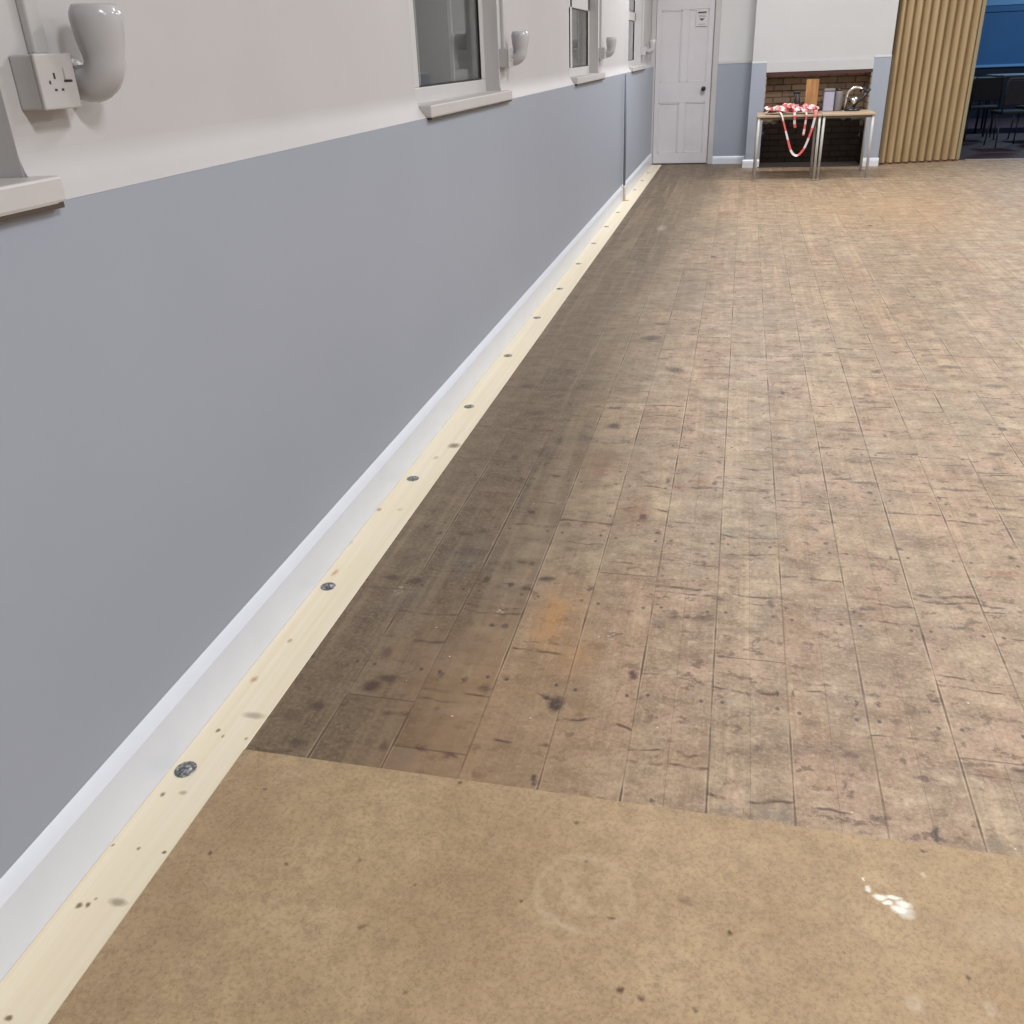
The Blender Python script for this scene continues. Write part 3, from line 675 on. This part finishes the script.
# ---------------------------------------------------------------- door in the far left corner
door = empty('door_1', (0.028, FAR + .06, 0)); struct(door)
DW, DH = .745, 2.03
bm = bmesh.new()
d0, d1 = -.045, 0.0          # slab depth, front face faces -y at d0
panels = [(.065, .335, .15, .79), (.425, .68, .15, .79), (.065, .335, 1.04, 1.90), (.425, .68, 1.04, 1.90)]
box(bm, 0, DW, d0 + .012, d1, .015, DH)
def rail(x0, x1, z0, z1): box(bm, x0, x1, d0, d0 + .013, z0, z1, .002)
rail(0, .065, .015, DH); rail(.68, DW, .015, DH)
rail(.065, .68, .015, .15); rail(.065, .68, .79, 1.04); rail(.065, .68, 1.90, DH)
rail(.335, .425, .15, .79); rail(.335, .425, 1.04, 1.90)
slab = finish('door_panel', bm, M['door_paint'], door)
bm = bmesh.new()
for (a, b, c, d) in panels:
    w = .016
    for (p0, p1, q0, q1) in ((a, b, c, c + w), (a, b, d - w, d), (a, a + w, c, d), (b - w, b, c, d)):
        box(bm, p0, p1, d0 + .004, d0 + .012, q0, q1, .003)
finish('panel_moulding', bm, M['door_paint'], slab)
bm = bmesh.new(); lathe(bm, [(0, 0), (.026, 0), (.026, .006), (.010, .010), (.010, .034), (.024, .042), (.030, .056), (.024, .070), (0, .076)], seg=20)
bmesh.ops.rotate(bm, verts=bm.verts, cent=(0, 0, 0), matrix=Matrix.Rotation(math.pi / 2, 3, 'X'))
bmesh.ops.translate(bm, verts=bm.verts, vec=(.655, d0, .955))
finish('door_knob', bm, M['black'], slab, True)
bm = bmesh.new()
box(bm, DW + .004, DW + .012, -.05, 0, 0, DH + .02)
box(bm, -.024, DW + .012, -.05, 0, DH + .004, DH + .02)
box(bm, DW + .012, DW + .082, -.085, -.04, 0, DH + .09, .006)
box(bm, -.066, DW + .012, -.085, -.04, DH + .02, DH + .09, .006)
box(bm, -.066, -.004, -.052, -.002, 0, DH + .02, .003)
finish('door_frame', bm, M['architrave'], door)
bm = bmesh.new(); box(bm, -.003, DW + .003, -.044, .1, 0, .013)
finish('threshold', bm, M['dark_wood'], door)
bm = bmesh.new(); box(bm, -.1, .9, .05, .15, 0, 2.2)
finish('door_backing', bm, M['outside'], door)

# notice pinned on the door
sign = empty('door_notice', (.615, FAR + .013, 1.70))
tag(sign, 'small white paper notice fixed to the upper part of the panelled door', 'sign')
bm = bmesh.new(); box(bm, -.075, .075, -.003, 0.0, 0, .19)
pp = finish('notice_sheet', bm, M['paper'], sign)
bm = bmesh.new()
box(bm, -.055, .055, -.0045, -.003, .148, .168)
finish('heading', bm, M['ink'], sign)
for zz in (.122, .106, .020):
    bm = bmesh.new(); box(bm, -.05, .05, -.0045, -.003, zz, zz + .006)
    finish('text_line', bm, M['ink_light'], sign)
bm = bmesh.new()
v = [bm.verts.new(p) for p in ((-.04, -.0045, .09), (.04, -.0045, .09), (0, -.0045, .06), (-.04, -.003, .09), (.04, -.003, .09), (0, -.003, .06))]
bm.faces.new(v[:3]); bm.faces.new(v[3:]); 
for i in range(3): bm.faces.new((v[i], v[(i + 1) % 3], v[3 + (i + 1) % 3], v[3 + i]))
finish('arrow_mark', bm, M['ink'], sign)

# ---------------------------------------------------------------- new pine border board with its fixings
pine = empty('pine_board', (0, 0, 0))
tag(pine, 'long pale new pine floorboard running along the white skirting of the grey wall', 'floorboard')
bm = bmesh.new(); box(bm, .0202, .1603, -3.0, FAR - .02, -.03, .0015, .0012, segs=1)
finish('plank', bm, M['pine'], pine)
discs = [(.058, 1.372), (.060, 2.19), (.065, 2.996), (.068, 3.802), (.067, 4.598), (.066, 5.384), (.068, 6.151), (.066, 6.974), (.060, 7.80), (.058, 8.62), (.060, 9.45), (.060, 10.26), (.060, 11.08), (.060, 11.90), (.060, 12.7)]
w0 = None
for i, (x, y) in enumerate(discs):
    if w0 is None:
        bm = bmesh.new()
        lathe(bm, [(.0255, 0), (.0255, .0012), (.023, .0020), (.0115, .0016), (.0105, .0030), (.006, .0034), (.0045, .0022), (0, .0022)], seg=28)
        w0 = finish('fixing_washer', bm, M['washer'], pine)
        w0.location = (x, y, .0016)
    else:
        c = w0.copy(); scene.collection.objects.link(c); c.location = (x, y, .0016); c.rotation_euler.z = i * 1.1; c.scale = (.92, .92, 1)
w0.scale = (.98, 1.05, 1)

# hardboard sheet covering the near floor
bm = bmesh.new(); box(bm, .1615, 2.60, -0.98, 1.459, .0003, .0042, .0008, segs=1)
tag(finish('hardboard_sheet', bm, M['sheet']), 'brown hardboard sheet over the near end of the floorboards, with a white paint smear', 'board')

# pipe running down the grey wall
pr = empty('wall_pipe', (.024, 10.22, 0)); tag(pr, 'thin dark grey vertical pipe on the grey wall near the far end', 'pipe')
bm = bmesh.new(); tube(bm, [(0.008, 0, .16), (0.008, 0, 1.235)], .0125, 14)
finish('upper_length', bm, M['pipe'], pr)
bm = bmesh.new(); tube(bm, [(0.012, 0, .002), (0.012, 0, .12), (.008, 0, .16)], .0125, 14)
lb = finish('lower_length', bm, M['pipe_end'], pr); lb['label'] = 'pale pinkish lower end'

# ---------------------------------------------------------------- sockets with conduit, wall uplighters
def make_outlet():
    """origin at wall surface, bottom left corner of the box; x out of the wall, y along it"""
    r = empty('power_outlet', (-.04, 1.512, 1.395))
    bm = bmesh.new(); box(bm, 0, .046, 0, .098, 0, .088, .0035, segs=3)
    b = finish('box_body', bm, M['plastic'], r)
    bm = bmesh.new(); box(bm, .0445, .0525, -.001, .099, -.001, .089, .003, segs=3)
    fp = finish('faceplate', bm, M['plastic'], r)
    bm = bmesh.new()
    box(bm, .052, .0531, .038, .0425, .048, .058)
    box(bm, .052, .0531, .0235, .0275, .040, .046); 
    box(bm, .052, .0531, .034, .040, .0285, .0325)
    box(bm, .052, .0531, .0525, .0585, .0285, .0325)
    finish('pin_holes', bm, M['slot'], fp)
    bm = bmesh.new(); box(bm, .051, .056, .066, .082, .046, .066, .002)
    sw = finish('switch', bm, M['plastic'], fp)
    bm = bmesh.new(); box(bm, .052, .0535, .064, .086, .0425, .0460)
    finish('switch_gap', bm, M['slot'], fp)
    bm = bmesh.new(); box(bm, .0, .018, .052, .090, .088, 2.2, .004)
    c = finish('conduit', bm, M['conduit'], r)
    return r
def make_uplighter():
    """origin on the wall at the centre of the mounting plate"""
    r = empty('wall_uplighter', (-.04, 1.665, 1.445))
    bm = bmesh.new(); lathe(bm, [(0, 0), (.036, 0), (.036, .012), (.030, .018), (0, .018)], seg=28)
    bmesh.ops.rotate(bm, verts=bm.verts, cent=(0, 0, 0), matrix=Matrix.Rotation(math.pi / 2, 3, 'Y'))
    finish('mounting_plate', bm, M['plastic'], r, False)
    bm = bmesh.new()
    path = []; rad = []
    path.append((.016, 0, -.010)); rad.append(.030)
    path.append((.035, 0, -.012)); rad.append(.0325)
    cx, cz, R = .040, .030, .042
    for i in range(1, 11):
        a = -math.pi / 2 + (math.pi / 2) * i / 10
        path.append((cx + R * math.cos(a), 0, cz + R * math.sin(a))); rad.append(.0345 + .002 * i / 10)
    for i in range(1, 11):
        t = i / 10
        path.append((cx + R + .002 * t, 0, cz + .084 * t)); rad.append(.0365 + .0105 * math.sin(min(t, .82) / .82 * 1.5) - (.006 * ((t - .8) / .2) ** 2 if t > .8 else 0))
    rings = tube(bm, path, rad, 32, cap=False)
    bm.faces.new(list(reversed(rings[0])))
    # hollow mouth
    last = rings[-1]; cen = Vector(path[-1])
    prev = last
    for (k, dz) in ((.93, .003), (.86, .0), (.74, -.055), (0.3, -.085)):
        ring = [bm.verts.new(cen + (v.co - cen) * k + Vector((0, 0, dz))) for v in last]
        for i in range(32):
            f = bm.faces.new((prev[i], prev[(i + 1) % 32], ring[(i + 1) % 32], ring[i])); f.smooth = True
        prev = ring
    bm.faces.new(prev)
    finish('lamp_shade', bm, M['ceramic'], r, False)
    return r
out0 = make_outlet(); up0 = make_uplighter()
tag(out0, 'white surface mounted socket box at the upper left, nearest the camera', 'socket', 'sockets between the windows')
tag(up0, 'large white curved wall uplighter beside the nearest socket', 'wall light', 'curved uplighters along the wall')
olab = ['white socket box just past the large dark-paned window', 'small white socket box just past the middle distance window', 'tiny white socket box near the far corner by the door']
ulab = ['white curved wall uplighter right of the large dark-paned window', 'small white wall uplighter right of the middle distance window', 'smallest white wall uplighter, next to the far panelled door']
for i, (y, yu) in enumerate(((5.10, 5.24), (8.74, 8.94), (12.38, 12.95))):
    c = copy_tree(out0); c.location.y = y; tag(c, olab[i], 'socket', 'sockets between the windows')
    c = copy_tree(up0); c.location.y = yu; tag(c, ulab[i], 'wall light', 'curved uplighters along the wall')

# ---------------------------------------------------------------- two tables before the fireplace
def make_table(name, x0, x1, yf, yb, h, label):
    r = empty(name, ((x0 + x1) / 2, (yf + yb) / 2, 0)); tag(r, label, 'table')
    W = (x1 - x0) / 2; D = (yb - yf) / 2
    bm = bmesh.new(); box(bm, -W, W, -D, D, h - .022, h, .004)
    finish('table_top', bm, M['table_top'], r)
    bm = bmesh.new()
    for s in (-1, 1):
        box(bm, -W + .03, W - .03, s * (D - .03) - .010, s * (D - .03) + .010, h - .047, h - .022, .003)
        box(bm, s * (W - .02) - .010, s * (W - .02) + .010, -D + .02, D - .02, h - .047, h - .022, .003)
    finish('frame_rail', bm, M['leg_dark'], r)
    for sx in (-1, 1):
        for sy in (-1, 1):
            bm = bmesh.new()
            tube(bm, [(sx * (W - .022), sy * (D - .022), h - .024), (sx * (W - .018), sy * (D - .018), .012)], .0155, 12)
            lg = finish('leg', bm, M['leg_paint'], r)
            bm = bmesh.new()
            lathe(bm, [(0, 0), (.016, 0), (.016, .018), (.013, .024), (0, .024)], (sx * (W - .018), sy * (D - .018), 0), 12)
            finish('foot_cap', bm, M['leg_paint'], lg)
    return r
TH = .718
make_table('side_table', 1.385, 2.103, 11.74, 12.36, TH, 'left wood-topped table with pale tube legs, heaped with striped tape')
make_table('side_table', 2.11, 2.685, 11.76, 12.40, TH, 'right narrower wood-topped table with pale legs, holding a silver lamp')

# red and white tape heaped on the left table, loops hanging in front
def ribbon(bm, path, width, seg_len=.06, phase=0.0, thick=.0008):
    pts = [Vector(p) for p in path]
    # resample smooth
    out = []
    for i in range(len(pts) - 1):
        p0 = pts[max(i - 1, 0)]; p1 = pts[i]; p2 = pts[i + 1]; p3 = pts[min(i + 2, len(pts) - 1)]
        n = max(4, int((p2 - p1).length / .012))
        for k in range(n):
            t = k / n
            out.append(.5 * ((2 * p1) + (-p0 + p2) * t + (2 * p0 - 5 * p1 + 4 * p2 - p3) * t * t + (-p0 + 3 * p1 - 3 * p2 + p3) * t ** 3))
    out.append(pts[-1])
    s = phase; prev = None
    for i, p in enumerate(out):
        t = (out[min(i + 1, len(out) - 1)] - out[max(i - 1, 0)]).normalized()
        tw = math.sin(s * 5 + phase * 9) * .7
        side = t.cross(Vector((math.sin(tw), -1 + .4 * math.cos(s * 3), math.cos(tw)))).normalized() * width / 2
        nrm = t.cross(side).normalized() * thick
        q = [bm.verts.new(p + side + nrm), bm.verts.new(p - side + nrm), bm.verts.new(p - side - nrm), bm.verts.new(p + side - nrm)]
        if prev:
            mi = int(s / seg_len) % 2
            for k in range(4):
                f = bm.faces.new((prev[k], prev[(k + 1) % 4], q[(k + 1) % 4], q[k])); f.material_index = mi; f.smooth = False
        if i + 1 < len(out): s += (out[i + 1] - p).length
        prev = q
bm = bmesh.new()
random.seed(11)
for j in range(9):
    path = []
    cx = 1.56 + .055 * j; 
    for k in range(9):
        x = min(max(cx + random.uniform(-.11, .11), 1.50), 2.06)
        hmax = .075 * (1 - ((x - 1.80) / .42) ** 2)
        path.append((x, random.uniform(11.79, 12.06), TH + .030 + random.uniform(0, max(hmax, .015))))
    ribbon(bm, path, .045, .055, j * .37)
# hanging loops
fy = 11.722
ribbon(bm, [(1.62, 11.80, TH + .045), (1.655, fy, TH + .008), (1.70, fy - .012, .60), (1.745, fy - .016, .47), (1.80, fy - .018, .33), (1.865, fy - .018, .285), (1.93, fy - .016, .345), (1.975, fy - .014, .46), (2.01, fy - .012, .60), (2.03, fy, TH + .008), (2.03, 11.80, TH + .04)], .027, .11, .05)
ribbon(bm, [(1.79, 11.80, TH + .04), (1.80, fy, TH + .006), (1.806, fy - .012, .64), (1.818, fy - .014, .585)], .03, .05, .3)
ribbon(bm, [(1.92, 11.80, TH + .04), (1.93, fy, TH + .006), (1.925, fy - .012, .62), (1.915, fy - .016, .50)], .026, .05, .1)
tag(finish('barrier_tape', bm, [M['tape_red'], M['tape_white']], recalc=True), 'tangled red and white striped barrier tape heaped on the left table, looping down', 'tape')

# things standing on the tables
def on_table(name, x, y, label, cat, rz=0):
    return tag(empty(name, (x, y, TH), rz), label, cat)
r = on_table('spray_bottle', 1.835, 12.20, 'black spray bottle standing behind the striped tape', 'bottle')
bm = bmesh.new(); lathe(bm, [(0, 0), (.036, 0), (.038, .02), (.038, .12), (.028, .16), (.014, .18), (.014, .20), (0, .20)], seg=20)
finish('body', bm, M['black'], r)
bm = bmesh.new(); box(bm, -.05, .03, -.014, .014, .20, .232, .006); tube(bm, [(-.035, 0, .20), (-.045, 0, .165)], .006, 8)
finish('trigger', bm, M['black'], r)
bm = bmesh.new(); box(bm, -.02, .02, -.040, -.0365, .05, .09, .001)
finish('sticker', bm, M['lilac'], r)

bm = bmesh.new(); box(bm, -.072, .072, -.010, .010, 0, .345, .003)
o = finish('wooden_board', bm, M['orange_board']); o.location = (2.00, 12.27, TH + .004); o.rotation_euler = (math.radians(-5), 0, 0)
tag(o, 'orange-brown wooden board standing upright on the left table', 'board')

r = on_table('storage_tin', 2.195, 12.24, 'pale lilac box with a dark lid, standing left on the right table', 'box')
bm = bmesh.new(); box(bm, -.058, .058, -.05, .05, 0, .22, .01); finish('body', bm, M['lilac'], r)
bm = bmesh.new(); box(bm, -.062, .062, -.054, .054, .212, .245, .008); finish('lid', bm, M['grey_plastic'], r)
r = on_table('storage_canister', 2.305, 12.24, 'mid grey upright canister between the lilac box and silver lamp', 'canister')
bm = bmesh.new(); lathe(bm, [(0, 0), (.042, 0), (.044, .01), (.044, .20), (.038, .215), (0, .215)], seg=24); finish('body', bm, M['grey_plastic'], r)
bm = bmesh.new(); lathe(bm, [(0, .215), (.030, .215), (.030, .235), (0, .238)], seg=20); finish('lid', bm, M['black'], r)

r = on_table('desk_lamp', 2.47, 12.22, 'black desk lamp with a curved silver arm and shade on the right table', 'lamp')
bm = bmesh.new(); lathe(bm, [(0, 0), (.09, 0), (.09, .018), (.06, .034), (.02, .045), (0, .045)], seg=28); finish('base', bm, M['black'], r)
bm = bmesh.new()
pth = [(-.085 + .0, 0, .03)]
for i in range(13):
    a = math.pi - (math.pi * .78) * i / 12
    pth.append((.02 + .10 * math.cos(a), 0, .13 + .12 * math.sin(a)))
tube(bm, pth, [.012] + [.016] * 13, 12)
finish('curved_arm', bm, M['steel'], r)
bm = bmesh.new(); lathe(bm, [(0, .075), (.022, .07), (.03, .04), (.052, .0), (.048, .0), (.026, .036), (0, .05)], seg=24)
bmesh.ops.rotate(bm, verts=bm.verts, cent=(0, 0, 0), matrix=Matrix.Rotation(math.radians(55), 3, 'Y'))
bmesh.ops.translate(bm, verts=bm.verts, vec=(-.02, -.05, .10))
finish('lamp_shade', bm, M['steel'], r)
bm = bmesh.new()
tube(bm, [(.06, 0, .21), (.10, .0, .235), (.15, .0, .20), (.17, 0, .235)], .022, 12)
tube(bm, [(.0, 0, .03), (.05, 0, .10), (.12, 0, .15), (.16, 0, .22)], .016, 10)
finish('swivel_joint', bm, M['black'], r)

# ---------------------------------------------------------------- folding partition
P0 = Vector((2.965, 13.33, 0)); P1 = Vector((3.975, 13.66, 0))
root = empty('folding_partition', P0); tag(root, 'tall beige pleated folding partition drawn across the right doorway', 'partition')
dirv = (P1 - P0); L = dirv.length; dirv.normalize(); nv = Vector((dirv.y, -dirv.x, 0))
bm = bmesh.new()
NP = 10; K = 14
front = []
for i in range(NP):
    for k in range(K):
        t = (i + k / K) / NP
        d = .085 * abs(math.sin(math.pi * k / K)) ** .9
        front.append(dirv * (t * L) + nv * d)
front.append(dirv * L)
ZT = 2.34
A = [bm.verts.new((p.x, p.y, .022)) for p in front]; B = [bm.verts.new((p.x, p.y, ZT)) for p in front]
back = [p - nv * (.008) for p in front]
C2 = [bm.verts.new((p.x, p.y, .022)) for p in back]; D2 = [bm.verts.new((p.x, p.y, ZT)) for p in back]
for i in range(len(front) - 1):
    for q in ((A[i], A[i + 1], B[i + 1], B[i]), (C2[i + 1], C2[i], D2[i], D2[i + 1]), (A[i + 1], A[i], C2[i], C2[i + 1]), (B[i], B[i + 1], D2[i + 1], D2[i])):
        f = bm.faces.new(q)
        f.smooth = (i % K) not in ()
bm.faces.new((A[0], B[0], D2[0], C2[0])); bm.faces.new((A[-1], C2[-1], D2[-1], B[-1]))
# sharp creases at the troughs
for e in bm.edges:
    pass
pleats = finish('pleated_curtain', bm, M['partition'], root)
me = pleats.data
me.set_sharp_from_angle(angle=math.radians(35))
e1 = dirv * L
bm = bmesh.new(); box(bm, 0, .048, -.035, .045, .012, ZT, .006)
lp = finish('lead_post', bm, plain('beige_post_trim', (0.36, 0.30, 0.18, 1), .4), root); lp.location = e1; lp.rotation_euler.z = math.atan2(dirv.y, dirv.x)
bm = bmesh.new(); box(bm, .048, .062, -.012, .030, .95, 1.16, .004)
hd = finish('handle', bm, plain('orange_brass', (0.55, 0.28, 0.10, 1), .4), lp)
bm = bmesh.new(); box(bm, 0, L, -.02, .02, ZT, ZT + .03)
tk = finish('head_track', bm, M['dark_wood'], root); tk.rotation_euler.z = math.atan2(dirv.y, dirv.x)
bm = bmesh.new(); box(bm, -.01, L + .02, -.055, .045, 0.0, .014, .003)
bt = finish('bottom_track', bm, plain('red_brown_strip', (0.20, 0.075, 0.04, 1), .6), root); bt.rotation_euler.z = math.atan2(dirv.y, dirv.x)

bm = bmesh.new(); box(bm, 4.10, 6.2, FAR - .04, FAR + .05, 0, .010, .003)
struct(finish('trim_7', bm, M['threshold']))

# ---------------------------------------------------------------- blue room behind
bm = bmesh.new()
box(bm, 2.6, 8.2, 21.0, 21.2, .90, 1.95, mi=0)
box(bm, 2.6, 8.2, 20.99, 21.2, -.05, .90, mi=2)
box(bm, 2.6, 8.2, 20.98, 21.2, 1.95, 3.2, mi=1)
struct(finish('wall_back_room_far', bm, [M['blue_paint'], M['light_blue'], M['blue_shade']]))
bm = bmesh.new(); box(bm, 2.4, 2.6, FAR + .25, 21.2, -.05, 3.2); struct(finish('wall_back_room_left', bm, M['blue_paint']))
bm = bmesh.new(); box(bm, 8.2, 8.4, FAR + .02, 21.2, -.05, 3.2); struct(finish('wall_back_room_right', bm, M['blue_paint']))
bm = bmesh.new(); box(bm, 2.4, 8.4, FAR + .25, 21.2, 3.2, 3.3); struct(finish('ceiling', bm, M['ceiling']))
bm = bmesh.new()
box(bm, 2.6, 8.2, 20.96, 21.0, .90, .945, .004)
struct(finish('trim_8', bm, M['light_blue']))
bm = bmesh.new()
box(bm, 2.6, 8.2, 20.975, 21.0, 1.84, 1.90, .004)
struct(finish('trim_9', bm, M['blue_paint']))

def dining_table(x, y, sx, sy, label, rz=0.0, h=.76):
    r = empty('dining_table', (x, y, -.004), rz); tag(r, label, 'table')
    bm = bmesh.new(); box(bm, -sx / 2, sx / 2, -sy / 2, sy / 2, h - .03, h, .006); finish('table_top', bm, M['table_cloth'], r)
    for a in (-1, 1):
        for b in (-1, 1):
            bm = bmesh.new(); tube(bm, [(a * (sx / 2 - .06), b * (sy / 2 - .06), h - .03), (a * (sx / 2 - .06), b * (sy / 2 - .06), 0)], .018, 10)
            finish('leg', bm, M['chair_metal'], r)
    return r
dining_table(4.55, 17.3, 1.05, .7, 'pale-topped table at the left of the dim blue room', 0.0, .86)
dining_table(5.95, 18.2, 1.4, .8, 'pale-topped table at the right of the dim blue room', 0.0, .86)

def make_chair():
    r = empty('stacking_chair', (0, 0, 0))
    bm = bmesh.new(); box(bm, -.21, .21, -.20, .20, .44, .48, .015); finish('seat', bm, M['chair_dark'], r)
    bm = bmesh.new(); box(bm, -.19, .19, -.225, -.195, .56, .88, .012); finish('backrest', bm, M['chair_dark'], r)
    bm = bmesh.new()
    tube(bm, [(-.20, -.21, .44), (-.20, -.225, .85), (-.17, -.228, .905), (.17, -.228, .905), (.20, -.225, .85), (.20, -.21, .44)], .011, 8)
    finish('back_frame', bm, M['chair_metal'], r)
    for sx in (-1, 1):
        for sy, dy in ((-1, -.04), (1, .03)):
            bm = bmesh.new(); tube(bm, [(sx * .19, sy * .18, .44), (sx * .205, sy * .19 + dy, 0)], .011, 8)
            finish('leg', bm, M['chair_metal'], r)
    return r
ch = make_chair(); ch.location = (4.98, 15.45, -.004); ch.rotation_euler.z = .12
tag(ch, 'dark chair nearest the doorway in the blue room, back towards the hall', 'chair', 'chairs in the blue room')
for (x, y, rz, lab) in ((4.38, 16.6, .1, 'dark chair tucked under the left table in the blue room'),
                        (4.86, 16.65, -.1, 'dark chair right of the tucked-in one, at the left table'),
                        (5.55, 16.4, .4, 'dark chair turned slightly, behind the nearest one in the blue room')):
    c = copy_tree(ch); c.location = (x, y, -.004); c.rotation_euler.z = rz; tag(c, lab, 'chair', 'chairs in the blue room')
